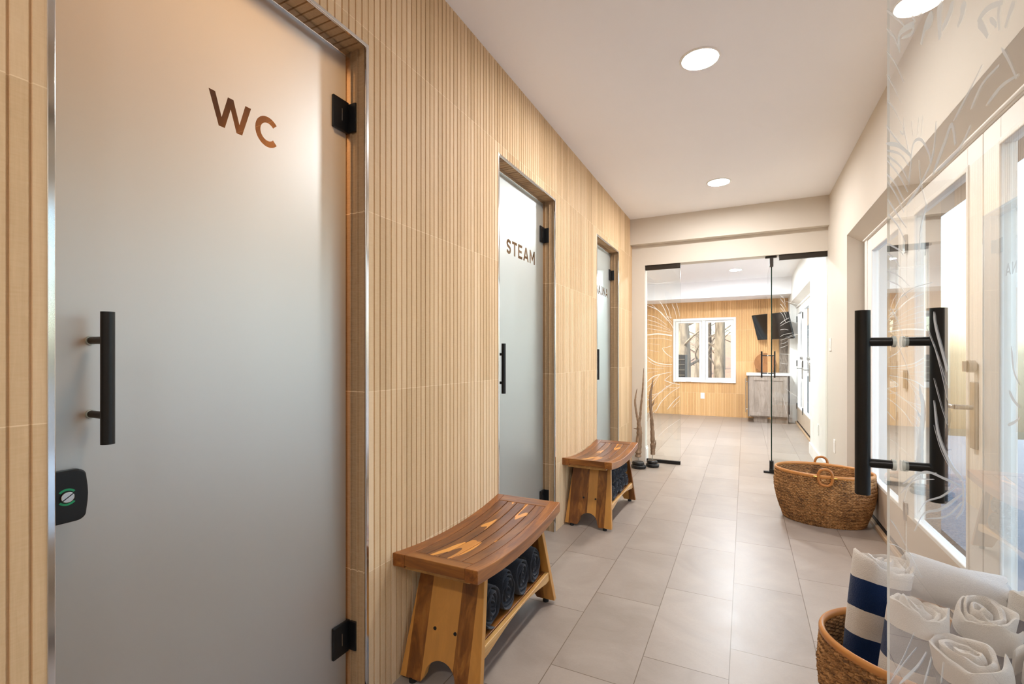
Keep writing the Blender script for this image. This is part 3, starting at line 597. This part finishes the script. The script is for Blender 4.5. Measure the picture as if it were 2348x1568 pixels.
# ------------------------------------------------------------------ teak benches
def bench(label):
    root = empty('teak_bench'); tag(root, label, 'bench', 'teak benches along the tiled wall')
    Lh, Wh = .40, .172
    zt = lambda y: .430 + .034*(y/Lh)**2
    def curved(x0, x1, y0, y1, th, name, mat, parent, color, n=20, dz=0):
        vs, fs = [], []
        for i in range(n+1):
            y = y0+(y1-y0)*i/n; z = zt(y)+dz
            vs += [(x0, y, z-th), (x1, y, z-th), (x1, y, z), (x0, y, z)]
        for i in range(n):
            a = 4*i; fs += [(a, a+4, a+5, a+1), (a+1, a+5, a+6, a+2), (a+2, a+6, a+7, a+3), (a+3, a+7, a+4, a)]
        fs += [(3, 2, 1, 0), (4*n, 4*n+1, 4*n+2, 4*n+3)]
        return MB().add(vs, fs).build(name, mat, parent, bevel=.0025, color=color)
    curved(-Wh, -Wh+.05, -Lh, Lh, .046, 'seat_rail', M['teakY'], root, (1.2, 1.1, 1.05)); curved(Wh-.05, Wh, -Lh, Lh, .046, 'seat_rail', M['teakY'], root, (1.25, 1.14, 1.08))
    for s_ in (-1, 1): curved(-Wh+.0502, Wh-.0502, min(s_*Lh, s_*(Lh-.062)), max(s_*Lh, s_*(Lh-.062)), .040, 'end_rail', M['teakX'], root, (1.0, .93, .88), 4)
    cols = [(.80, .70, .62), (1, .96, .9), (.78, .68, .6), (1, .92, .86), (.95, .88, .82)]; n = 5; w_ = (2*Wh-.1004)/n
    for i in range(n):
        x0 = -Wh+.0502+i*w_
        curved(x0+.0015, x0+w_-.0015, -Lh+.0632, Lh-.0632, .018, 'seat_slat', M['teakS'] if i in (1, 2, 3) else M['teakY'], root, cols[i], dz=-.0008)
    for s_ in (-1, 1):
        MB().box(-Wh+.03, Wh-.045, min(s_*(Lh-.028), s_*(Lh-.062)), max(s_*(Lh-.028), s_*(Lh-.062)), .400, .4215).build('support_cleat', M['teakP'], root, bevel=.002, color=(.9, .9, .9))
    # splayed slab legs with an arched foot
    zb, ztp, tb, tt = .016, .412, .163, .130
    for s_ in (-1, 1):
        R, cz = .062, zb
        poly = [(-tb, zb), (-R-.012, zb)] + [(-(R+.0)*math.cos(math.radians(t_)), zb+.022+(R-.004)*math.sin(math.radians(t_))) for t_ in range(0, 181, 12)] + [(R+.012, zb), (tb, zb), (tt, ztp), (-tt, ztp)]
        yb, yt = .372, .272
        def fn(x, z, d_, s_=s_):
            f = (z-zb)/(ztp-zb); return (x, s_*(yb+(yt-yb)*f - d_), z)
        lg = MB().prism(poly, fn, 0, .026).build('leg', M['teakL'], root, bevel=.002, color=(1.12, 1.1, 1.05))
        for x in (-.115, .115):
            MB().tube([(x, s_*(yb-.013), 0), (x, s_*(yb-.013), zb+.003)], .014, 16).build('rubber_foot', M['blackr'], lg, smooth=True)
        for x in (-.042, .042):
            z = .19; f = (z-zb)/(ztp-zb); y = s_*(yb+(yt-yb)*f)
            MB().tube([(x, y-s_*.002, z), (x, y+s_*.0015, z)], .0065, 14).build('screw_plug', M['gap'], lg, smooth=True)
    # shelf: slats and arched rails
    for i in range(4):
        x0 = -.125+i*.0637
        MB().box(x0, x0+.060, -.318, .318, .148, .160).build('shelf_slat', M['teakY'], root, bevel=.002, color=(1.1, 1.05, 1))
    for x in (-.148, .130):
        n = 24; vs, fs = [], []
        for i in range(n+1):
            t = i/n; y = -.335+.67*t; zl = .120+.030*math.sin(PI*min(1, max(0, (t-.08)/.84)))
            zu = .162 - .004*math.sin(PI*t)
            vs += [(x, y, zl), (x+.018, y, zl), (x+.018, y, zu), (x, y, zu)]
        for i in range(n):
            a = 4*i; fs += [(a, a+4, a+5, a+1), (a+1, a+5, a+6, a+2), (a+2, a+6, a+7, a+3), (a+3, a+7, a+4, a)]
        fs += [(3, 2, 1, 0), (4*n, 4*n+1, 4*n+2, 4*n+3)]
        MB().add(vs, fs).build('shelf_rail', M['teakP'], root, bevel=.002, color=(1, 1, 1))
    return root
B1 = bench('near teak bench with slatted curved seat, rolled charcoal towels on its shelf'); B1.location = (-.955, 1.722, 0); B1.rotation_euler.z = math.radians(1.0)
B2 = copy_tree(B1); B2.location = (-.945, 3.452, 0); B2.rotation_euler.z = math.radians(-.6); B2['label'] = 'far teak bench beyond the steam door, before the driftwood sculptures'

# ------------------------------------------------------------------ rolled towels
def roll_mesh(R, L, turns, seed, n=34, amp=.004, sx=1, sy=1, soft=0):
    """spiral of cloth, axis along z, ends at +-L/2"""
    mb = MB(); N = int(turns*n); pitch = R/(turns+.35); th = pitch*.36; rows = []
    for i in range(N+1):
        t = i/n; rho = pitch*.35 + pitch*t; an = 2*PI*t + seed; ring = []
        for (a, z) in ((-1, -.44), (-.7, -.49), (0, -.5), (.7, -.49), (1, -.44), (1, 0), (1, .44), (.7, .49), (0, .5), (-.7, .49), (-1, .44), (-1, 0)):
            taper = min(1, i/4+.3, (N-i)/4+.3)
            r = rho + a*th*taper; x, y = r*math.cos(an)*sx, r*math.sin(an)*sy
            nv = mnoise.noise(Vector((x*26+seed*7, y*26, z*L*22+seed))); nz = mnoise.noise(Vector((x*40, y*40+seed*5, 3.1)))
            ax = an+.0; x += nv*amp*math.cos(ax); y += nv*amp*math.sin(ax)
            ring.append((x, y, z*L + nz*amp*1.4 + (.006*math.sin(an*1.3+seed) if abs(z) > .4 else 0)))
        rows.append([(x+soft*mnoise.noise(Vector((x*9+seed, y*9, z*7))), y+soft*mnoise.noise(Vector((x*9, y*9+seed*3, z*7+4))), z+soft*1.1*mnoise.noise(Vector((x*13+seed, y*13, 2.0)))*(1 if z > 0 else .3)) for x, y, z in ring])
    mb.grid(rows)
    k = len(rows[0]); mb.face(tuple(range(k))); mb.face(tuple(range((len(rows)-1)*k, len(rows)*k))); return mb
def orient(o, axis_to, loc, spin=0):
    q = Vector((0, 0, 1)).rotation_difference(Vector(axis_to).normalized()); o.rotation_mode = 'QUATERNION'
    from mathutils import Quaternion
    o.rotation_quaternion = q @ Quaternion((0, 0, 1), spin); o.location = loc
g1 = 'rolled charcoal towels under the near bench'
lab1 = ['rolled charcoal towel at the far end of the near bench shelf', 'rolled charcoal towel second from the far end of the near bench shelf',
        'rolled charcoal towel in the middle of the near bench shelf', 'rolled charcoal towel partly behind the near leg of the near bench']
ys = (1.930, 1.795, 1.663, 1.531)
proto = None
for i, y in enumerate(ys):
    m = roll_mesh(.067, .245, (5, 4.5, 5, 4.5)[i], .7+i*1.9, amp=.0035, sx=1.16, sy=.90)
    o = m.build('rolled_towel', M['dark'], smooth=True); tag(o, lab1[i], 'towel', g1)
    sub = o.modifiers.new('s', 'SUBSURF'); sub.levels = 1; sub.render_levels = 1
    orient(o, (1, .02*((i % 2)*2-1), 0), (-.955, y, .162+.0765), PI if i % 2 else 0)
g2 = 'rolled charcoal towels under the far bench'
for k in range(2):
    for i in range(5):
        m = roll_mesh(.0485, .25, 4.2, 1.1+i*2.3+k*1.3, n=26, amp=.004, sx=1.05, sy=1.0)
        o = m.build('rolled_towel', M['dark'], smooth=True)
        tag(o, 'small charcoal towel roll, %s row under far bench, %s' % (('lower', 'upper')[k], ('nearest camera', 'second from camera', 'in the middle', 'second from far end', 'at far end')[i]), 'towel', g2)
        orient(o, (1, 0, 0), (-.940, 3.26+.0975*i if k == 0 else 3.28+.086*i, .161+.0505+k*.104))

# ------------------------------------------------------------------ woven baskets
def basket(label, loc, rz=0):
    root = empty('woven_basket', loc, rz); tag(root, label, 'basket', 'oval seagrass baskets by the patio doors')
    H = .345
    def ax(z):
        t = z/H; k = .80+.20*math.sin(min(1, t*1.35)*PI/2)+(-.02*max(0, t-.75)/.25); k2 = k; return .302*k, .226*(k2-.02)
    rowsN, per = 116, 392; rows = []
    for i in range(rowsN+1):
        z = H*i/rowsN; a, b_ = ax(z); ph = i*2*PI/4.0*1.0; row = []
        rid = i//4; sub = (i % 4)/4.0
        for k in range(per):
            t = 2*PI*k/per; s_ = k/per*98
            d_ = .0030*math.sin(PI*sub)+.0034*math.sin(2*PI*(s_ + sub*.7*(1 if rid % 2 else -1) + (.5 if rid % 2 else 0)))
            d_ += .003*mnoise.noise(Vector((math.cos(t)*9, math.sin(t)*9, z*40))); row.append(((a+d_)*math.cos(t), (b_+d_)*math.sin(t), z+.0015*math.sin(s_*2.1+rid)))
        rows.append(row)
    body = MB().grid(rows)
    inner = []
    for i in range(0, 59):
        z = .008+(H-.008)*i/58; a, b_ = ax(z); row = []
        for k in range(196):
            t = 2*PI*k/196; d_ = -.010+.003*math.sin(i*PI/1.0)+.003*math.sin(2*PI*(k/4.0+(i % 2)*.5)); row.append(((a+d_)*math.cos(t), (b_+d_)*math.sin(t), z))
        inner.append(row)
    body.grid(inner); n0 = len(rows)*per; body.face(tuple(range(per))); body.face(tuple(range(n0, n0+196)))
    body.build('basket_body', M['weave'], root, smooth=True)
    a, b_ = ax(H); pts = [((a-.002)*math.cos(2*PI*k/120), (b_-.002)*math.sin(2*PI*k/120), H+.004) for k in range(120)]
    MB().tube(pts, .0085, 10, closed=True, sx=1.5).build('rim', M['rim'], root, smooth=True)
    for s_ in (1, -1):
        c = Vector((.0, s_*(b_+.012), H+.004)); ring = []
        for k in range(40):
            t = 2*PI*k/40; cx, cz = math.cos(t), math.sin(t); ring.append(c+Vector((.040*(abs(cx)**.8)*(1 if cx > 0 else -1), 0, .054*(abs(cz)**.8)*(1 if cz > 0 else -1))))
        h = MB().tube(ring, .0085, 12, closed=True).build('handle', M['handle_w'], root, smooth=True)
        for sx_ in (-1, 1): MB().tube([(sx_*.030, s_*(b_+.012), H+.004), (sx_*.066, s_*(b_+.006), H+.004)], .0055, 10).build('brass_pin', M['brass'], h, smooth=True)
    return root
K1 = basket('oval woven basket with two ring handles, empty, standing by the right wall recess', (.497, 3.975, 0), math.radians(-4))
K2 = copy_tree(K1); K2.location = (.500, 1.665, 0); K2['label'] = 'oval woven basket in the lower right corner filled with rolled pool towels'
g3 = 'striped pool towels in the near basket'
TW = [ # top centre, bottom centre, radius, label
 ((.362, 1.768, .548), (.318, 1.715, .17), .074, 'navy and white striped towel roll standing tallest at the near basket left end'),
 ((.412, 1.606, .500), (.368, 1.570, .17), .072, 'navy and white striped towel roll second from left, half behind glass edge'),
 ((.470, 1.478, .462), (.520, 1.545, .17), .070, 'white topped towel roll nearest the camera behind the foreground glass door'),
 ((.562, 1.625, .505), (.530, 1.700, .17), .074, 'white topped towel roll in the middle of the near basket'),
 ((.690, 1.730, .530), (.650, 1.700, .17), .068, 'white topped towel roll at the back right of the near basket'),
 ((.625, 1.492, .470), (.640, 1.570, .17), .068, 'white topped towel roll low in near basket at the photo right edge')]
for i, (tp, bt, R, lab) in enumerate(TW):
    tp, bt = Vector(tp), Vector(bt); L = (tp-bt).length
    m = roll_mesh(R*.97, L, (3.2, 3.6, 3.0, 3.4, 3.2, 3.0)[i], i*1.7+.4, n=40, amp=.008, sx=(1.06, .98, 1.1, 1.0, 1.05, 1.08)[i], sy=(.94, 1, .9, .98, .95, .9)[i], soft=.020)
    m.v = [(x, y, z+(.205-L/2)) for x, y, z in m.v]      # top end always at z = .205 so that the stripes line up
    o = m.build('rolled_towel', M['stripe'], smooth=True); tag(o, lab, 'towel', g3)
    sub = o.modifiers.new('s', 'SUBSURF'); sub.levels = 1; sub.render_levels = 1
    d_ = (tp-bt).normalized(); orient(o, d_, tp-d_*.205, i*1.3)
m = roll_mesh(.060, .22, 3.6, 2.2, n=40, amp=.009, soft=.012)
o = m.build('rolled_towel', M['whitet'], smooth=True); tag(o, 'white towel roll lying on its side on top of the others at the back', 'towel', g3)
orient(o, (.93, -.10, -.12), (.545, 1.815, .49), .5)

# ------------------------------------------------------------------ driftwood sculptures
def wander(pts, n=10):
    P = [Vector(p) for p in pts]; E_ = [P[0]*2-P[1]]+P+[P[-1]*2-P[-2]]; Q = []
    for i in range(1, len(E_)-2):
        for k in range(n):
            t = k/n; a, b_, c_, d_ = E_[i-1:i+3]; Q.append(.5*((2*b_)+(c_-a)*t+(2*a-5*b_+4*c_-d_)*t*t+(3*b_-a-3*c_+d_)*t**3))
    return Q+[P[-1]]
def branch(mb, pts, rads, seed=0):
    Q = wander(pts); n = len(Q); R = []
    for i in range(n):
        f = i/(n-1)*(len(rads)-1); k = min(int(f), len(rads)-2); r = rads[k]*(1-(f-k))+rads[k+1]*(f-k)
        R.append(r*(1+.05*math.sin(i*1.3+seed)+.32*mnoise.noise(Vector((i*.5, seed, 0)))))
    mb.tube(Q, R, 12, sx=.8); return mb
def stones(e, w_, seed):
    for j, (sc, z0, z1, ox) in enumerate(((1.0, 0, .036, 0), (.80, .036, .068, -.004))):
        rows = []
        for f, q in ((.86, 0), (1, .25), (1, .75), (.86, 1)):
            rows.append([(ox+w_*sc*f*math.cos(t)*(1 if abs(math.cos(t)) < .7 else .93)*(1+.10*mnoise.noise(Vector((math.cos(t)*2+seed, math.sin(t)*2, j)))), w_*.8*sc*f*math.sin(t), z0+(z1-z0)*q) for t in [2*PI*k/16+.39 for k in range(16)]])
        m = MB().grid(rows); m.face(tuple(reversed(range(16)))); m.face(tuple(range(48, 64)))
        m.build('stone_base', M['stone'], e)
e = empty('driftwood_sculpture', (-.985, 4.965, 0)); tag(e, 'forked driftwood sculpture on black stone base in the corner, taller of the two', 'sculpture', 'driftwood sculptures by the far glass')
stones(e, .082, 1.0)
m = MB(); branch(m, [(-.005, 0, .115), (.0, .0, .22), (.008, 0, .36), (.0, 0, .47), (-.02, 0, .56), (-.035, 0, .67), (-.030, .0, .74), (-.016, 0, .82)], [.034, .040, .036, .022, .014, .013, .010, .003], 1)
branch(m, [(.0, .03, .44), (.012, .03, .52), (.018, .03, .62), (.032, .03, .76), (.040, .03, .88), (.046, .03, 1.03)], [.012, .014, .014, .011, .010, .003], 2)
branch(m, [(-.02, .01, .40), (-.046, .01, .405), (-.05, .01, .40)], [.008, .005, .003], 4)
m.build('driftwood', M['drift'], e, smooth=True); MB().tube([(0, 0, .066), (0, 0, .13)], .004, 8).build('rod', M['nickel'], e)
e = empty('driftwood_sculpture', (-.865, 5.085, 0)); tag(e, 'single upright driftwood sculpture on black stone base in front of etched glass', 'sculpture', 'driftwood sculptures by the far glass')
stones(e, .072, 5.0)
m = MB(); branch(m, [(.003, 0, .13), (.002, .0, .24), (-.002, 0, .38), (-.010, 0, .52), (-.022, 0, .66), (-.020, 0, .76), (-.006, 0, .84), (.003, .0, .92)], [.030, .030, .026, .020, .020, .018, .012, .003], 3)
branch(m, [(-.012, 0, .63), (.008, 0, .665), (.016, 0, .70)], [.012, .008, .003], 5)
branch(m, [(.020, .0, .19), (.030, .0, .24), (.032, 0, .28)], [.010, .008, .004], 6)
m.build('driftwood', M['drift'], e, smooth=True); MB().tube([(0, 0, .066), (0, 0, .14)], .004, 8).build('rod', M['nickel'], e)

# ------------------------------------------------------------------ switches and outlets
def plate(name, loc, axis, label, cat, w_=.072, h=.115):
    e = empty(name, loc); tag(e, label, cat)
    def B(w0, h0, t0, t1, z=0):
        return MB().box(-t1, -t0, -w0/2, w0/2, z-h0/2, z+h0/2) if axis == 'X' else MB().box(-w0/2, w0/2, -t1, -t0, z-h0/2, z+h0/2)
    B(w_, h, 0, .006).build('cover_plate', M['plate'], e, bevel=.002)
    if 'switch' in name: B(.033, .066, .006, .010).build('rocker', M['plate'], e, bevel=.0015)
    else: B(.033, .066, .006, .008).build('socket', M['plate'], e, bevel=.0015)
plate('light_switch', (XR, 5.13, 1.262), 'X', 'white light switch on the right wall beside the far glass screen', 'switch', .11)
plate('wall_outlet', (XR, 4.90, .378), 'X', 'white wall outlet low on the right wall above the far basket', 'outlet')
plate('light_switch', (XR, 6.36, 1.27), 'X', 'white light switch in the far room seen through the right glass panel', 'switch', .09)
plate('wall_outlet', (XR, 5.92, .378), 'X', 'white wall outlet in the far room seen low through the right glass panel', 'outlet')
plate('wall_outlet', (-.733, YW, .385), 'Y', 'white wall outlet on the tiled back wall below the window', 'outlet')

# ------------------------------------------------------------------ far room furniture
e = empty('base_cabinet', (.06, 9.22, 0)); tag(e, 'grey oak base cabinet with panelled door in the corner of the far room', 'cabinet')
MB().box(0, .60, .0, .60, .10, .815).build('cabinet_body', M['cab'], e, bevel=.002)
MB().box(.08, .60, .05, .58, 0, .10).build('toe_kick', M['cab'], e)
MB().box(-.012, 0, .01, .60, .10, .815).build('side_panel', M['cabd'], e)
f = MB().box(.02, .585, -.02, 0, .12, .185).box(.02, .585, -.02, 0, .73, .795).box(.02, .085, -.02, 0, .185, .73).box(.52, .585, -.02, 0, .185, .73).box(.085, .52, -.010, 0, .185, .73)
f.build('cabinet_door', M['cab'], e, bevel=.002)
MB().tube([(-.045, .08, .16), (-.045, .08, .76)], .006, 10).tube([(-.045, .08, .22), (-.012, .08, .22)], .005, 8).tube([(-.045, .08, .70), (-.012, .08, .70)], .005, 8).build('handle', M['nickel'], e, smooth=True)
tag(MB().box(.025, XR-.002, 9.19, YW-.002, .816, .852).build('worktop', M['counter'], bevel=.003), 'white worktop lying on the grey base cabinet', 'worktop')
struct('trim_20', MB().box(.56, XR, YW-.03, YW-.006, .853, 1.46), M['stack'])
e = empty('round_board', (.33, 9.70, 1.03)); tag(e, 'round dark wooden board leaning against the tiled wall on the worktop', 'board')
MB().prism([(.175*math.cos(2*PI*k/48), .175*math.sin(2*PI*k/48)) for k in range(48)], lambda p, q, d_: (p, d_+q*.25, q), 0, .02).build('disc', M['brown'], e, bevel=.003)
e = empty('television', (.42, 9.42, 1.665)); e.rotation_euler = (0, 0, 0)
tag(e, 'black flat television angled down from the corner above the worktop', 'television')
mt = Matrix.Rotation(math.radians(-48), 4, 'Z') @ Matrix.Rotation(math.radians(17), 4, 'X')
def TVb(*a): 
    m = MB().box(*a); m.v = [tuple((mt @ Vector(v))) for v in m.v]; return m
TVb(-.39, .39, 0, .035, -.23, .23).build('tv_body', M['black'], e, bevel=.004)
TVb(-.38, .38, -.0015, 0.0, -.22, .22).build('screen', M['screen'], e)
MB().tube([mt @ Vector((0, .035, 0)), (.14, .20, 0), (XR-.42, .22, 0)], .018, 12).build('wall_arm', M['black'], e, smooth=True)

# ------------------------------------------------------------------ outside
struct('trim_18', MB().box(XB+.125, 1.22, 4.255, 4.42, -.1, 2.3).box(XB+.125, 1.22, .32, .51, -.1, 2.3), M['clad'])
struct('trim_19', MB().box(XR+.31, 1.42, -.6, 5.2, 2.28, 2.40), M['clad'])
struct('ground_outside', MB().box(1.3, 160, -120, 9.9, -.25, -.12), M['patio'])
gm = MB(); rows = []
for i in range(24):
    y = 10.1+i*1.6
    rows.append([(x*1.6, y, -.1+.16*max(0, i-3)+.35*mnoise.noise(Vector((x*.4, i*.4, 0)))) for x in range(-22, 2)])
gm.grid(rows, closed=False); tag(gm.build('woodland_ground', M['leafy'], smooth=True), 'sunlit slope of fallen leaves beyond the window', 'ground', kind='stuff')
def tree(x, y, r, h, mat, label, seed, lean=0):
    rnd = random.Random(seed); e = empty('tree', (x, y, -.2)); tag(e, label, 'tree', 'bare trees outside')
    m = MB(); pts = [(lean*t+.12*mnoise.noise(Vector((t*3, seed, 0)))*r*4, .1*mnoise.noise(Vector((t*3, 0, seed))), h*t) for t in [i/8 for i in range(9)]]
    m.tube(wander(pts, 6), [r*(1.25-.8*i/48) if i > 2 else r*(1.6-.1*i) for i in range(49)], 14); m.build('trunk', mat, e, smooth=True)
    b = MB()
    for k in range(10):
        z = h*(.14+.08*k); an = rnd.uniform(0, 2*PI); l = rnd.uniform(.7, 1.9)
        p0 = Vector((lean*z/h, 0, z)); p1 = p0+Vector((math.cos(an)*l*.5, math.sin(an)*l*.4, l*.25)); p2 = p1+Vector((math.cos(an+.5)*l*.6, math.sin(an+.5)*l*.4, l*.4))
        b.tube(wander([p0, p1, p2], 5), [r*.28*(1-i/12) for i in range(11)], 6)
        for q in range(4):
            p3 = p1.lerp(p2, q/4); a2 = an+rnd.uniform(-1.4, 1.4); b.tube([p3, p3+Vector((math.cos(a2)*.3, .1, .15)), p3+Vector((math.cos(a2)*.6, .2, rnd.uniform(-.1, .4)))], [r*.09, r*.06, r*.02], 5)
    b.build('branches', mat, e, smooth=True)
TS = [(-1.50, 13.2, .17, 7, 'bark', 'pale thick tree trunk filling the left window pane'), (-1.15, 14.5, .12, 8, 'bark', 'second pale trunk close behind the thick one in the left pane'),
      (-.62, 13.6, .12, 7, 'bark', 'pale straight tree trunk in the right window pane'), (-.98, 16, .05, 6, 'barkd', 'thin dark sapling between the two window panes'),
      (-1.9, 15.5, .07, 7, 'barkd', 'thin dark tree at the left edge of the left pane'), (-.30, 18, .06, 8, 'barkd', 'thin dark tree at the right edge of the right pane'),
      (-1.3, 20, .10, 9, 'barkd', 'dark tree far behind in the woodland'), (-.9, 22, .12, 9, 'bark', 'pale tree farthest up the leafy slope'), (-2.6, 24, .14, 9, 'bark', 'pale tree far left up the leafy slope')]
for i, (x, y, r, h, mm, lab) in enumerate(TS): tree(x, y, r, h, M[mm], lab, i*3.3+1)
for i, (x, y) in enumerate(((6, 3), (7, 6.5), (5.5, 9), (8, 0), (9, 12))): tree(x, y, .14, 8, M['barkd'], 'bare tree outside the patio doors, %s' % ('third', 'fourth', 'fifth', 'nearest the camera', 'farthest away')[i], i*7.7+2)
e = empty('air_conditioner', (-1.46, 11.6, .0)); tag(e, 'dark slatted outdoor unit low behind the left window pane', 'outdoor unit')
MB().box(-.25, .22, 0, .5, -.1, 1.18).build('casing', M['gap'], e)
sl = MB()
for k in range(9): sl.box(-.24, .21, -.03, 0, .10+k*.12, .118+k*.12)
sl.build('louvres', M['nickel'], e)
